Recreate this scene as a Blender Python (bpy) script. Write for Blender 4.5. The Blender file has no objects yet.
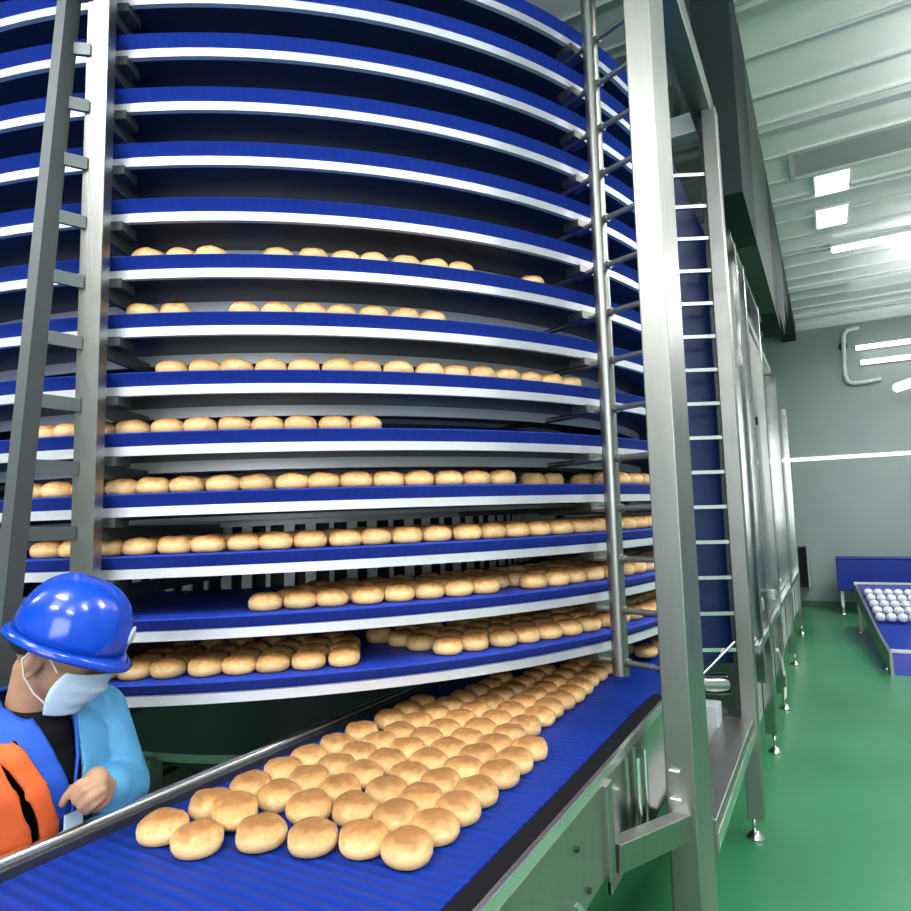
import bpy, bmesh, math, random
from mathutils import Vector, Matrix, noise
random.seed(7)
S = bpy.context.scene
COL = S.collection
PI = math.pi
R_ = math.radians

# ------------------------------------------------------------------ camera
CAM_Z = 1.56
cam = bpy.data.cameras.new('camera'); camo = bpy.data.objects.new('camera', cam); COL.objects.link(camo)
cam.sensor_width = 36; cam.sensor_fit = 'HORIZONTAL'; cam.lens = 647.39 * 36 / 911
cam.clip_start = .05; cam.clip_end = 100
cr = Vector((0.86600707, 0.49937546, -0.02561055)); cu = Vector((0.07153521, -0.07303851, 0.99476032))
cf = Vector((-0.49488833, 0.86330153, 0.09897479))
M = Matrix((( cr.x, cu.x, -cf.x), (cr.y, cu.y, -cf.y), (cr.z, cu.z, -cf.z))).to_4x4()
M.translation = Vector((0, 0, CAM_Z)); camo.matrix_world = M
S.camera = camo
# ------------------------------------------------------------------ view, world, lights
S.view_settings.view_transform = 'Standard'; S.view_settings.look = 'None'
S.view_settings.gamma = 1; S.view_settings.use_curve_mapping = False
S.view_settings.exposure = 0.10
S.cycles.max_bounces = 7; S.cycles.diffuse_bounces = 3; S.cycles.glossy_bounces = 4
S.cycles.use_denoising = True
W = bpy.data.worlds.new('world'); S.world = W; W.use_nodes = True
W.node_tree.nodes['Background'].inputs[0].default_value = (.8, .9, 1, 1)
W.node_tree.nodes['Background'].inputs[1].default_value = .5
CEIL = 4.70
LZ = CEIL - .55
def area(name, loc, sx, sy, power, rot=(0, 0, 0), color=(1, 1, 1)):
    l = bpy.data.lights.new(name, 'AREA'); l.shape = 'RECTANGLE'; l.size = sx; l.size_y = sy
    l.energy = power; l.color = color
    o = bpy.data.objects.new(name, l); COL.objects.link(o); o.location = loc; o.rotation_euler = rot
    return o
LAMPS = [(1.6, -2.6), (-1.2, -2.6), (1.9, -.3), (-1.4, -.9), (2.2, 2.4), (2.2, 5.2), (2.2, 9.0), (-4.4, -1.6)]  # unseen pendants added out of view to brighten tower, aisle and ceiling
for i, (x, y) in enumerate(LAMPS):
    area('added_pendant_light', (x, y, LZ - .09), 1.25, .30, 54, color=(1, .99, .97))
    area('added_ceiling_uplight', (x, y, LZ + .03), 1.25, .30, 105 if y > 0 else 42, (PI, 0, 0), (1, .985, .99))  # upward light added to brighten the ceiling
area('corridor_lamp_light', (.85, 8.7, CEIL - .10), 1.2, .14, 40)
# strong frontal area light added behind the camera, at an unseen window frame
area('added_frontal_light', (1.6, -3.85, 2.4), 3.4, 2.2, 150, (R_(90), 0, 0), (.95, .98, 1))

# ------------------------------------------------------------------ materials
def new_mat(name):
    m = bpy.data.materials.new(name); m.use_nodes = True
    return m, m.node_tree.nodes, m.node_tree.links, m.node_tree.nodes['Principled BSDF']
def mat(name, col, rough=.5, metal=0, var=0, scale=8, bump=0, bscale=60, spec=.5, stretch=None, coat=0, emit=None):
    m, n, l, b = new_mat(name)
    b.inputs['Base Color'].default_value = (*col, 1); b.inputs['Roughness'].default_value = rough
    b.inputs['Metallic'].default_value = metal; b.inputs['Specular IOR Level'].default_value = spec
    b.inputs['Coat Weight'].default_value = coat; b.inputs['Coat Roughness'].default_value = .08
    if emit:
        b.inputs['Emission Color'].default_value = (*emit[0], 1); b.inputs['Emission Strength'].default_value = emit[1]
    tc = n.new('ShaderNodeTexCoord'); src = tc.outputs['Object']
    if stretch:
        mp = n.new('ShaderNodeMapping'); mp.inputs['Scale'].default_value = stretch
        l.new(src, mp.inputs[0]); src = mp.outputs[0]
    if var:
        t = n.new('ShaderNodeTexNoise'); t.inputs['Scale'].default_value = scale; t.inputs['Detail'].default_value = 3
        l.new(src, t.inputs[0])
        r = n.new('ShaderNodeValToRGB')
        r.color_ramp.elements[0].position = .3; r.color_ramp.elements[1].position = .7
        r.color_ramp.elements[0].color = (*[max(0, c * (1 - var)) for c in col], 1)
        r.color_ramp.elements[1].color = (*[min(1, c * (1 + var)) for c in col], 1)
        l.new(t.outputs[0], r.inputs[0]); l.new(r.outputs[0], b.inputs['Base Color'])
    if bump:
        t = n.new('ShaderNodeTexNoise'); t.inputs['Scale'].default_value = bscale; t.inputs['Detail'].default_value = 2
        l.new(src, t.inputs[0])
        bp = n.new('ShaderNodeBump'); bp.inputs['Strength'].default_value = bump; bp.inputs['Distance'].default_value = .01
        l.new(t.outputs[0], bp.inputs['Height']); l.new(bp.outputs[0], b.inputs['Normal'])
    return m
steel = mat('brushed_steel', (.33, .33, .315), .38, 1, var=.06, scale=3, bump=.05, bscale=25, stretch=(6, 6, .5))
polished = mat('polished_steel', (.42, .43, .42), .16, 1, var=.05, scale=2, bump=.12, bscale=6)
satin = mat('satin_steel_lip', (.72, .72, .78), .45, .4, bump=.04, bscale=30)
darksteel = mat('dark_steel', (.05, .055, .06), .4, .8)
rubber = mat('black_rubber', (.006, .006, .009), .6, spec=.15)
rail_m = mat('bright_rail', (.80, .80, .78), .25, 1)
whiteplastic = mat('white_plastic', (.75, .75, .75), .4)

def belt_mat(name, col, radial):
    m, n, l, b = new_mat(name)
    b.inputs['Base Color'].default_value = (*col, 1); b.inputs['Roughness'].default_value = .45
    b.inputs['Specular IOR Level'].default_value = .12
    tc = n.new('ShaderNodeTexCoord'); sp = n.new('ShaderNodeSeparateXYZ'); l.new(tc.outputs['Object'], sp.inputs[0])
    if radial:
        a = n.new('ShaderNodeMath'); a.operation = 'ARCTAN2'; l.new(sp.outputs[1], a.inputs[0]); l.new(sp.outputs[0], a.inputs[1])
        v = a.outputs[0]; k = 2 * PI * 460 / (2 * PI)
    else:
        v = sp.outputs[1]; k = 2 * PI / .03
    mu = n.new('ShaderNodeMath'); mu.operation = 'MULTIPLY'; mu.inputs[1].default_value = k; l.new(v, mu.inputs[0])
    s = n.new('ShaderNodeMath'); s.operation = 'SINE'; l.new(mu.outputs[0], s.inputs[0])
    t = n.new('ShaderNodeTexNoise'); t.inputs['Scale'].default_value = 3; l.new(tc.outputs['Object'], t.inputs[0])
    r = n.new('ShaderNodeMapRange'); r.inputs[1].default_value = -1; r.inputs[3].default_value = .97 if radial else .9; r.inputs[4].default_value = 1.03 if radial else 1.1
    l.new(s.outputs[0], r.inputs[0])
    mx = n.new('ShaderNodeMix'); mx.data_type = 'RGBA'; mx.blend_type = 'MULTIPLY'; mx.inputs[0].default_value = 1
    mx.inputs[6].default_value = (*col, 1); l.new(r.outputs[0], mx.inputs[7]); l.new(mx.outputs[2], b.inputs['Base Color'])
    bp = n.new('ShaderNodeBump'); bp.inputs['Strength'].default_value = .08 if radial else .35; bp.inputs['Distance'].default_value = .004
    l.new(s.outputs[0], bp.inputs['Height']); l.new(bp.outputs[0], b.inputs['Normal'])
    return m
BLUE = (.006, .030, .26)
belt_ring = belt_mat('blue_modular_belt', (.020, .055, .45), True)
belt_flat = belt_mat('blue_modular_belt_flat', BLUE, False)
blue_panel = mat('navy_belt', (.003, .016, .10), .35, var=.15, scale=2)

def bun_mat():
    m, n, l, b = new_mat('baked_bun_crust')
    tc = n.new('ShaderNodeTexCoord'); sp = n.new('ShaderNodeSeparateXYZ'); l.new(tc.outputs['Object'], sp.inputs[0])
    t = n.new('ShaderNodeTexNoise'); t.inputs['Scale'].default_value = 38; t.inputs['Detail'].default_value = 4
    l.new(tc.outputs['Object'], t.inputs[0])
    oi = n.new('ShaderNodeObjectInfo')
    ad = n.new('ShaderNodeMath'); ad.operation = 'MULTIPLY_ADD'; ad.inputs[1].default_value = .030; l.new(t.outputs[0], ad.inputs[0]); l.new(sp.outputs[2], ad.inputs[2])
    mr = n.new('ShaderNodeMapRange'); mr.inputs[1].default_value = .011; mr.inputs[2].default_value = .066
    l.new(ad.outputs[0], mr.inputs[0])
    r = n.new('ShaderNodeValToRGB'); e = r.color_ramp.elements
    e[0].position = 0; e[0].color = (.55, .25, .06, 1)
    e[1].position = 1; e[1].color = (.34, .15, .045, 1)
    x = e.new(.16); x.color = (.86, .52, .20, 1)
    x = e.new(.55); x.color = (.90, .61, .29, 1)
    x = e.new(.78); x.color = (.62, .33, .115, 1)
    l.new(mr.outputs[0], r.inputs[0])
    hs = n.new('ShaderNodeHueSaturation'); vr = n.new('ShaderNodeMapRange'); vr.inputs[3].default_value = .86; vr.inputs[4].default_value = 1.1
    l.new(oi.outputs['Random'], vr.inputs[0]); l.new(vr.outputs[0], hs.inputs['Value']); l.new(r.outputs[0], hs.inputs['Color'])
    l.new(hs.outputs[0], b.inputs['Base Color'])
    b.inputs['Roughness'].default_value = .55; b.inputs['Subsurface Weight'].default_value = 0
    t2 = n.new('ShaderNodeTexNoise'); t2.inputs['Scale'].default_value = 120; l.new(tc.outputs['Object'], t2.inputs[0])
    bp = n.new('ShaderNodeBump'); bp.inputs['Strength'].default_value = .5; bp.inputs['Distance'].default_value = .003
    l.new(t2.outputs[0], bp.inputs['Height']); l.new(bp.outputs[0], b.inputs['Normal'])
    return m
bun_m = bun_mat()

# ------------------------------------------------------------------ mesh helpers
class MB:
    def __init__(s): s.v = []; s.f = []; s.sm = []
    def add(s, v, f, smooth=False):
        o = len(s.v); s.v += [tuple(x) for x in v]; s.f += [tuple(i + o for i in q) for q in f]; s.sm += [smooth] * len(f); return s
    def box(s, x0, x1, y0, y1, z0, z1, M=None):
        v = [Vector((x, y, z)) for x in (x0, x1) for y in (y0, y1) for z in (z0, z1)]
        if M: v = [M @ p for p in v]
        return s.add(v, [(0, 1, 3, 2), (4, 6, 7, 5), (0, 4, 5, 1), (2, 3, 7, 6), (0, 2, 6, 4), (1, 5, 7, 3)])
    def bar(s, a, b, w, h, up=(0, 0, 1)):
        a = Vector(a); b = Vector(b); d = (b - a).normalized(); up = Vector(up)
        if abs(d.dot(up)) > .99: up = Vector((1, 0, 0))
        x = d.cross(up).normalized(); y = x.cross(d)
        v = [p + x * (w / 2 * i) + y * (h / 2 * j) for p in (a, b) for i, j in ((-1, -1), (1, -1), (1, 1), (-1, 1))]
        return s.add(v, [(0, 1, 2, 3), (7, 6, 5, 4), (0, 4, 5, 1), (1, 5, 6, 2), (2, 6, 7, 3), (3, 7, 4, 0)])
    def tube(s, pts, r, n=12, caps=True):
        pts = [Vector(p) for p in pts]; rr = r if isinstance(r, (list, tuple)) else [r] * len(pts)
        rings = []; prev = None
        for i, p in enumerate(pts):
            d = (pts[min(i + 1, len(pts) - 1)] - pts[max(i - 1, 0)]).normalized()
            if prev is None:
                x = d.cross(Vector((0, 0, 1)));
                if x.length < .1: x = d.cross(Vector((1, 0, 0)))
            else: x = prev - d * prev.dot(d)
            x.normalize(); prev = x; y = d.cross(x)
            rings.append([p + (x * math.cos(2 * PI * k / n) + y * math.sin(2 * PI * k / n)) * rr[i] for k in range(n)])
        v = [q for R in rings for q in R]; f = []
        for i in range(len(pts) - 1):
            for k in range(n): f.append((i * n + k, i * n + (k + 1) % n, (i + 1) * n + (k + 1) % n, (i + 1) * n + k))
        s.add(v, f, True)
        if caps:
            s.add(rings[0], [tuple(reversed(range(n)))]); s.add(rings[-1], [tuple(range(n))])
        return s
    def lathe(s, prof, n=24, M=None, smooth=True):
        v = []; f = []
        for r, z in prof:
            for k in range(n):
                p = Vector((r * math.cos(2 * PI * k / n), r * math.sin(2 * PI * k / n), z)); v.append(M @ p if M else p)
        for i in range(len(prof) - 1):
            for k in range(n): f.append((i * n + k, i * n + (k + 1) % n, (i + 1) * n + (k + 1) % n, (i + 1) * n + k))
        f.append(tuple(reversed(range(n)))); f.append(tuple((len(prof) - 1) * n + k for k in range(n)))
        return s.add(v, f, smooth)
    def sweep(s, prof, angs, hfun, cx=0, cy=0):
        # closed profile (r,z) swept round an axis; each profile edge is its own strip
        np_ = len(prof)
        for j in range(np_):
            (r0, z0), (r1, z1) = prof[j], prof[(j + 1) % np_]; v = []; f = []
            for a in angs:
                h = hfun(a); c, n_ = math.cos(a), math.sin(a)
                v.append((cx + r0 * c, cy + r0 * n_, z0 + h)); v.append((cx + r1 * c, cy + r1 * n_, z1 + h))
            for i in range(len(angs) - 1): f.append((2 * i, 2 * i + 1, 2 * i + 3, 2 * i + 2))
            s.add(v, f, True)
        for a, rev in ((angs[0], 0), (angs[-1], 1)):
            v = [(cx + r * math.cos(a), cy + r * math.sin(a), z + hfun(a)) for r, z in prof]
            s.add(v, [tuple(range(np_)) if not rev else tuple(reversed(range(np_)))])
        return s
    def mesh(s, name, m):
        me = bpy.data.meshes.new(name); me.from_pydata(s.v, [], s.f); me.materials.append(m)
        me.polygons.foreach_set('use_smooth', s.sm); me.update(); return me
    def build(s, name, m, parent=None, loc=None, bevel=0):
        o = bpy.data.objects.new(name, s.mesh(name, m)); COL.objects.link(o)
        if parent: o.parent = parent
        if loc: o.location = loc
        if bevel:
            b = o.modifiers.new('bevel', 'BEVEL'); b.width = bevel; b.segments = 2; b.limit_method = 'ANGLE'
        return o
def tag(o, label=None, cat=None, group=None, kind=None):
    if label: o['label'] = label
    if cat: o['category'] = cat
    if group: o['group'] = group
    if kind: o['kind'] = kind
    return o
def empty(name, loc, rz=0):
    o = bpy.data.objects.new(name, None); COL.objects.link(o); o.location = loc; o.rotation_euler = (0, 0, rz); o.empty_display_size = .1; return o
def struct(name, mb, m): return tag(mb.build(name, m), kind='structure')

ORD = ['first', 'second', 'third', 'fourth', 'fifth', 'sixth', 'seventh', 'eighth', 'ninth', 'tenth', 'eleventh', 'twelfth', 'thirteenth', 'fourteenth', 'fifteenth', 'sixteenth', 'seventeenth', 'eighteenth', 'nineteenth', 'twentieth']
for t_ in ('twenty', 'thirty', 'forty', 'fifty'):
    if t_ != 'twenty': ORD.append(t_[:-1] + 'ieth')
    ORD += [t_ + '-' + ORD[i_] for i_ in range(9)]
# ------------------------------------------------------------------ room
X0, X1, Y0, Y1 = -8.0, 4.2, -4.0, 12.3
def floor_mat():
    m, n, l, b = new_mat('green_epoxy_floor')
    tc = n.new('ShaderNodeTexCoord'); t = n.new('ShaderNodeTexNoise'); t.inputs['Scale'].default_value = .9; t.inputs['Detail'].default_value = 4
    l.new(tc.outputs['Object'], t.inputs[0]); r = n.new('ShaderNodeValToRGB')
    r.color_ramp.elements[0].position = .35; r.color_ramp.elements[0].color = (.022, .18, .07, 1)
    r.color_ramp.elements[1].position = .7; r.color_ramp.elements[1].color = (.045, .25, .11, 1)
    l.new(t.outputs[0], r.inputs[0]); l.new(r.outputs[0], b.inputs['Base Color'])
    b.inputs['Roughness'].default_value = .3; b.inputs['Specular IOR Level'].default_value = .6
    t2 = n.new('ShaderNodeTexNoise'); t2.inputs['Scale'].default_value = 5; l.new(tc.outputs['Object'], t2.inputs[0])
    bp = n.new('ShaderNodeBump'); bp.inputs['Strength'].default_value = .06; bp.inputs['Distance'].default_value = .02
    l.new(t2.outputs[0], bp.inputs['Height']); l.new(bp.outputs[0], b.inputs['Normal'])
    return m
wallm = mat('grey_green_wall_panel', (.27, .335, .33), .32, var=.04, scale=1)
ceilm = mat('glossy_ceiling_panel', (.86, .87, .86), .20, .0, bump=.10, bscale=1.2, spec=.8)
ribm = mat('ceiling_rib_aluminium', (.72, .75, .74), .3, .6)
struct('floor', MB().box(X0, X1, Y0, Y1, -.1, 0), floor_mat())
struct('ceiling', MB().box(X0, X1, Y0, Y1, CEIL, CEIL + .1), ceilm)
struct('wall_back', MB().box(X0, X1, Y1, Y1 + .1, 0, CEIL), wallm)
struct('wall_left', MB().box(X0 - .1, X0, Y0, Y1, 0, CEIL), wallm)
struct('wall_right', MB().box(X1, X1 + .1, Y0, Y1, 0, CEIL), wallm)
struct('wall_front', MB().box(X0, X1, Y0 - .1, Y0, 0, CEIL), wallm)
wf = MB()
for x in (-.2, 1.6, 3.4): wf.box(x - .04, x + .04, Y0, Y0 + .06, 1.2, 3.6)
wf.box(-.24, 3.44, Y0, Y0 + .06, 1.16, 1.24); wf.box(-.24, 3.44, Y0, Y0 + .06, 3.56, 3.64)
struct('added_window_1', wf, whiteplastic)  # unseen frame built around the added frontal light
# ceiling seams: raised ribs across the room
k = 0; y = Y0 + .7
while y < Y1 - .1:
    big = k % 3 == 0
    rb = MB().box(X0, X1, y - (.05 if big else .022), y + (.05 if big else .022), CEIL - (.045 if big else .018), CEIL)
    if big: rb.box(X0, X1, y - .12, y - .09, CEIL - .02, CEIL)
    struct('trim_%d' % (k + 1), rb, ribm); k += 1; y += .5
# white glowing strip round the back wall, skirting
struct('trim_60', MB().box(X0, X1, Y1 - .03, Y1, 2.39, 2.45), mat('glowing_white_wall_strip', (.95, .95, .93), .3, emit=((1, 1, 1), .9)))
struct('baseboard_back', MB().box(X0, X1, Y1 - .02, Y1, 0, .09), mat('green_skirting', (.02, .13, .06), .4))
struct('trim_61', MB().box(X0, X1, Y1 - .06, Y1, CEIL - .10, CEIL), ribm)
# dark bulkhead running above the machine to the back wall: dark sheets, reflections painted as lighter tones
bk = empty('overhead_duct', (-.39, 3.76, 3.2))
tag(bk, 'dark grey overhead duct box under the ceiling beside the tall steel frame', 'duct')
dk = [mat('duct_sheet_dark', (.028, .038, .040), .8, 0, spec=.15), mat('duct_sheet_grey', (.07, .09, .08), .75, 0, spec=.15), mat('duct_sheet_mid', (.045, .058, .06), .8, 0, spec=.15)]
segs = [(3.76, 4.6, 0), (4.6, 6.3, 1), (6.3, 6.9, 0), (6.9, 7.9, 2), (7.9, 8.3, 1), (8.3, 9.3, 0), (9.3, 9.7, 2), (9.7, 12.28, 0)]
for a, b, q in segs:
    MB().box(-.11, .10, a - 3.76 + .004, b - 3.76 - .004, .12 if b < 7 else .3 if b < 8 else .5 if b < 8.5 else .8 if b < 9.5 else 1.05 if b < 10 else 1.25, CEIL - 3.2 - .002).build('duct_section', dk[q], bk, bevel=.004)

# ------------------------------------------------------------------ ceiling lamp, added pendants and reflection panels
lampbody = mat('lamp_housing', (.8, .8, .8), .4)
lampglow = mat('lamp_diffuser', (1, 1, 1), .5, emit=((1, .99, .96), 6))
names = ['behind the camera on the right', 'behind the camera on the left', 'above the aisle nearest the camera', 'above the belt near the camera', 'above the right side of the aisle', 'farther along the right side of the aisle', 'above the far transverse conveyor', 'at the far left behind the tower']
for i, (x, y) in enumerate(LAMPS):
    o = empty('added_pendant_lamp', (x, y, LZ)); tag(o, 'added unseen white hanging lamp ' + names[i], 'lamp', 'added hanging lamps')
    MB().box(-.66, .66, -.18, .18, -.06, 0).build('housing', lampbody, o)
    for sx in (-.5, .5): MB().tube([(sx, 0, 0), (sx, 0, CEIL - LZ)], .008, 6).build('suspension_rod', lampbody, o)
    MB().box(-.63, .63, -.155, .155, -.075, -.06).build('diffuser', lampglow, o)
o = empty('ceiling_lamp', (.85, 8.7, CEIL)); tag(o, 'narrow bright ceiling strip lamp crossing the far end of the aisle', 'ceiling lamp')
MB().box(-.63, .63, -.10, .10, -.06, 0).build('housing', lampbody, o); MB().box(-.6, .6, -.08, .08, -.075, -.06).build('diffuser', lampglow, o)
for j, (x, y, lab) in enumerate([(.24, 7.0, 'small square glowing ceiling panel standing in for a lamp reflection, nearer of two'), (.24, 7.8, 'small square glowing ceiling panel standing in for a lamp reflection, farther of two')]):
    o = empty('ceiling_reflection_panel', (x, y, CEIL)); tag(o, lab, 'ceiling lamp')
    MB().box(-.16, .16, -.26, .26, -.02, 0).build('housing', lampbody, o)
    MB().box(-.14, .14, -.24, .24, -.028, -.02).build('diffuser', mat('reflection_glow', (1, 1, 1), .5, emit=((1, 1, 1), 1.6)), o)  # glowing panels imitate lamp reflections in the glossy ceiling
o = empty('ceiling_hatch', (1.3, 6.45, CEIL)); tag(o, 'grey rectangular recessed panel in the glossy ceiling', 'ceiling hatch')
fr = MB(); fr.box(-1.4, 1.4, -.29, -.25, -.02, 0); fr.box(-1.4, 1.4, .25, .29, -.02, 0); fr.box(-1.4, -1.36, -.25, .25, -.02, 0); fr.box(1.36, 1.4, -.25, .25, -.02, 0)
fr.build('frame', ribm, o); MB().box(-1.36, 1.36, -.25, .25, -.008, 0).build('panel', mat('hatch_grey', (.36, .39, .38), .3), o)

# ------------------------------------------------------------------ spiral tower
CX, CY, RO = -2.919, 3.229, 2.311
PITCH = .18517; Z0 = 1.085
RIN = RO - .86
tower = empty('spiral_conveyor_tower', (CX, CY, 0))
tag(tower, 'tall spiral cooling conveyor tower with blue belt tiers edged in bright steel', 'spiral conveyor')
NT = 13
def lipz(k, a):                       # a in [0,-2pi]
    h = Z0 + k * PITCH + PITCH * a / (2 * PI)
    if k == 0 and a < -1.5 * PI: h -= .053 * (-a - 1.5 * PI) / (.5 * PI)
    return h
SURF = .015 + .038
def surfz(k, a): return lipz(k, a) + SURF
dull = mat('dull_steel', (.13, .145, .15), .45, .7)
shade_m = mat('dark_underside_shade', (.010, .018, .045), .4)  # near-black navy puts the shade between tiers into the colour
for k in range(0, NT + 1):
    angs = [-2 * PI * i / 180 for i in range(181)]
    if k == NT: angs = [a for a in angs if a > -1.9 * PI]
    hf = lambda a, k=k: lipz(k, a)
    prof = [(RIN, .020), (RO - .034, .014), (RO - .030, .018), (RO + .010, SURF - .004), (RO + .004, SURF), (RIN, SURF)]
    b = MB().sweep(prof, angs, hf).build('belt_tier', belt_ring, tower)
    MB().sweep([(RO - .030, -.015), (RO - .012, -.015), (RO - .012, .0135), (RO - .030, .0135)], angs, hf).build('outer_rail', satin, b)
    MB().sweep([(RIN, -.055), (RIN + .03, -.055), (RIN + .03, .018), (RIN, .018)], angs, hf).build('inner_rail', satin, b)
    MB().sweep([(RIN + .03, -.012), (RO - .032, -.012), (RO - .032, .012), (RIN + .03, .012)], angs, hf).build('underside_shade_sheet', shade_m, b)  # dark sheet under each tier, standing in for shade
    mid = MB()
    for rr, dz in ((RO - .26, -.05), (RO - .57, -.03)) if k >= 4 else ((RO - .57, -.03),):
        mid.sweep([(rr, dz), (rr + .012, dz), (rr + .012, -.0125), (rr, -.0125)], angs[::2], hf)
    mid.build('wear_strip_support', satin, b)
# central drum with vertical bars
drum = MB().lathe([(.30, .02), (.30, 3.75)], 28).build('drum_shaft', darksteel, tower)
db = mat('drum_bar_steel', (.90, .91, .91), .35, .1)
RD = RIN - .06
for i in range(96):
    a = 2 * PI * i / 96; w = .045 if i % 3 else .02
    o = MB().box(-.006, .006, -w / 2, w / 2, .84, 3.72).build('drum_bar', db, tower)
    o.location = (RD * math.cos(a), RD * math.sin(a), 0); o.rotation_euler = (0, 0, a)
full = [2 * PI * i / 96 for i in range(97)]
for z in (.55, 1.9, 3.68):
    MB().sweep([(RD - .05, z), (RD - .01, z), (RD - .01, z + .05), (RD - .05, z + .05)], full, lambda a: 0).build('drum_hoop', steel, tower)
MB().sweep([(RD - .30, .60), (RD + .03, .60), (RD + .03, .82), (RD - .30, .82)], full, lambda a: 0).build('drum_base_ring', darksteel, tower)
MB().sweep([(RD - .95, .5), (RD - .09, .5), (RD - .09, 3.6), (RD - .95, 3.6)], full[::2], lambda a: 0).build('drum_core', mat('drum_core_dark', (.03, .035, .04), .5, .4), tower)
sp = MB()
for i in range(8):
    a = 2 * PI * i / 8 + .2
    sp.bar((.3 * math.cos(a), .3 * math.sin(a), .42), (RD * math.cos(a), RD * math.sin(a), .42), .06, .10)
    sp.bar((RD * .99 * math.cos(a), RD * .99 * math.sin(a), 0), (RD * .99 * math.cos(a), RD * .99 * math.sin(a), .56), .06, .06)
sp.build('base_frame', steel, tower)
# uprights with a radial arm under each tier
RP = 2.375
for i in range(8):
    a = R_(-20.8 - 45 * i) if i != 1 else R_(-63.7)
    left = i in (1,)
    o = MB()
    if i == 0: o.tube([(RP, 0, .985), (RP, 0, 4.0)], .030, 16)
    else: o.box(RP - .02, RP + .02, -.034, .034, 0, 4.15)
    up = o.build('upright_post', steel, tower); up.rotation_euler = (0, 0, a)
    for k in range(NT + 1):
        aa = a if a > -2 * PI else a + 2 * PI
        while aa > 0: aa -= 2 * PI
        while aa < -2 * PI: aa += 2 * PI
        z = lipz(k, aa) - .042
        m_ = MB()
        out = RP + .30 if i == 0 else RP + .14 if i == 1 else RP + .02
        if i == 0:
            m_.tube([(RIN, 0, z), (out, 0, z)], .011, 10)
            m_.tube([(RP - .034, 0, z), (RP + .045, 0, z)], .016, 10)
        else:
            m_.box(RIN, RP - .02, -.007, .007, z - .040, z + .002)
            if i == 1:
                rb_ = 2.672 - .08 * z; th = R_(-65.6) - a
                m_.bar((RP + .02, -.02, z - .015), ((rb_ - .018) * math.cos(th), (rb_ - .018) * math.sin(th), z - .015), .012, .038)
        m_.box(RO - .075, RO + .0, -.045, .045, z - .002, z + .027)
        m_.build('support_arm', dull if i else steel, up)
# the leaning brace in front of the left upright
au = R_(-65.6); ex, ey = math.cos(au), math.sin(au)
MB().bar((2.36 * ex, 2.36 * ey, 3.9), (2.672 * ex, 2.672 * ey, 0), .03, .062, (ex, ey, 0)).build('leaning_brace', dull, tower)
ho = MB()
for z in (3.9, .05):
    ho.sweep([(RP - .02, z), (RP + .02, z), (RP + .02, z + .05), (RP - .02, z + .05)], full, lambda a: 0) if z > 1 else None
ho.build('top_hoop', steel, tower)

# ------------------------------------------------------------------ outer frame by the aisle
def foot(x, y, name_parent, top=.09):
    MB().lathe([(.012, .02), (.012, top)], 10, Matrix.Translation((x, y, 0))).build('foot_stem', rail_m, name_parent)
    MB().lathe([(.045, 0), (.045, .008), (.02, .028), (.012, .035)], 18, Matrix.Translation((x, y, 0))).build('levelling_foot', rail_m, name_parent)
fr = empty('steel_support_frame', (0, 0, 0)); tag(fr, 'tall brushed steel frame with two posts and beams beside the green aisle', 'frame')
MB().box(-.484, -.40, 2.06, 2.32, .06, 4.35).build('post', steel, fr, bevel=.004)
MB().box(-.46, -.42, 2.1, 2.28, 0, .06).build('post_foot', steel, fr)
MB().box(-.446, -.374, 3.50, 3.60, .10, 3.70).build('post', steel, fr, bevel=.004)
foot(-.424, 3.55, fr, .11)
MB().box(-.50, -.40, 2.32, 3.745, 3.70, 3.83).build('top_beam', steel, fr, bevel=.004)
MB().box(-.50, -.40, 2.32, 2.42, 3.83, 4.35).build('beam_hanger', steel, fr)
MB().box(-1.3, -.50, 3.68, 3.78, 3.70, 3.82).build('cross_beam', satin, fr, bevel=.004)
MB().box(-.52, -.39, 2.325, 3.50, .46, .57).build('lower_beam', steel, fr, bevel=.004)
MB().box(-.62, -.52, 3.30, 3.42, .46, .66).build('corner_plate', satin, fr, bevel=.003)
tag(MB().bar((-.39, 2.33, .50), (-.39, 3.5, .50), .006, .05).build('beam_edge_strip', rail_m, fr))
# ladder of rungs over the navy take-up belt
ld = empty('vertical_return_belt', (-.55, 3.48, 0)); tag(ld, 'vertical navy belt loop behind a ladder of thin bright rungs', 'return belt')
A_ = Vector((-.66, 3.41)) ; B_ = Vector((-.452, 3.515)); D_ = (B_ - A_).normalized(); N_ = Vector((-D_.y, D_.x))
def lw(t, off, z): q = A_ + D_ * t + N_ * off; return (q.x + .55, q.y - 3.48, z)
L_ = (B_ - A_).length
E_ = L_ + .03
v = [lw(-.0, .11, .80), lw(E_, .11, .80), lw(E_, .11, 3.05), lw(L_ * .55, .11, 3.42), lw(L_ * .2, .11, 3.72), lw(-.0, .11, 3.74)]
v2 = [lw(-.0, .14, .80), lw(E_, .14, .80), lw(E_, .14, 3.05), lw(L_ * .55, .14, 3.42), lw(L_ * .2, .14, 3.72), lw(-.0, .14, 3.74)]
MB().add(v + v2, [(0, 1, 2, 3, 4, 5), (11, 10, 9, 8, 7, 6)] + [(i, i + 6, (i + 1) % 6 + 6, (i + 1) % 6) for i in range(6)]).build('belt_panel', blue_panel, ld)
for i in range(15):
    z = .89 + i * .1755
    MB().bar(lw(-.01, 0, z), lw(L_ + .0, 0, z), .02, .018).build('rung', rail_m, ld)
MB().bar(lw(-.01, .0, .60), lw(-.01, .0, 3.7), .02, .03).build('ladder_rail', darksteel, ld)
MB().bar(lw(L_ + .002, .015, .57), lw(L_ + .002, .015, 3.68), .012, .02).build('ladder_rail', darksteel, ld)
MB().bar(lw(-.02, .12, .57), lw(L_ - .03, .12, .57), .08, .02).build('roller_plate', steel, ld)
MB().tube([lw(.02, -.02, .74), lw(L_ - .01, -.02, .93)], .008, 8).build('tension_lever', rail_m, ld)
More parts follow.
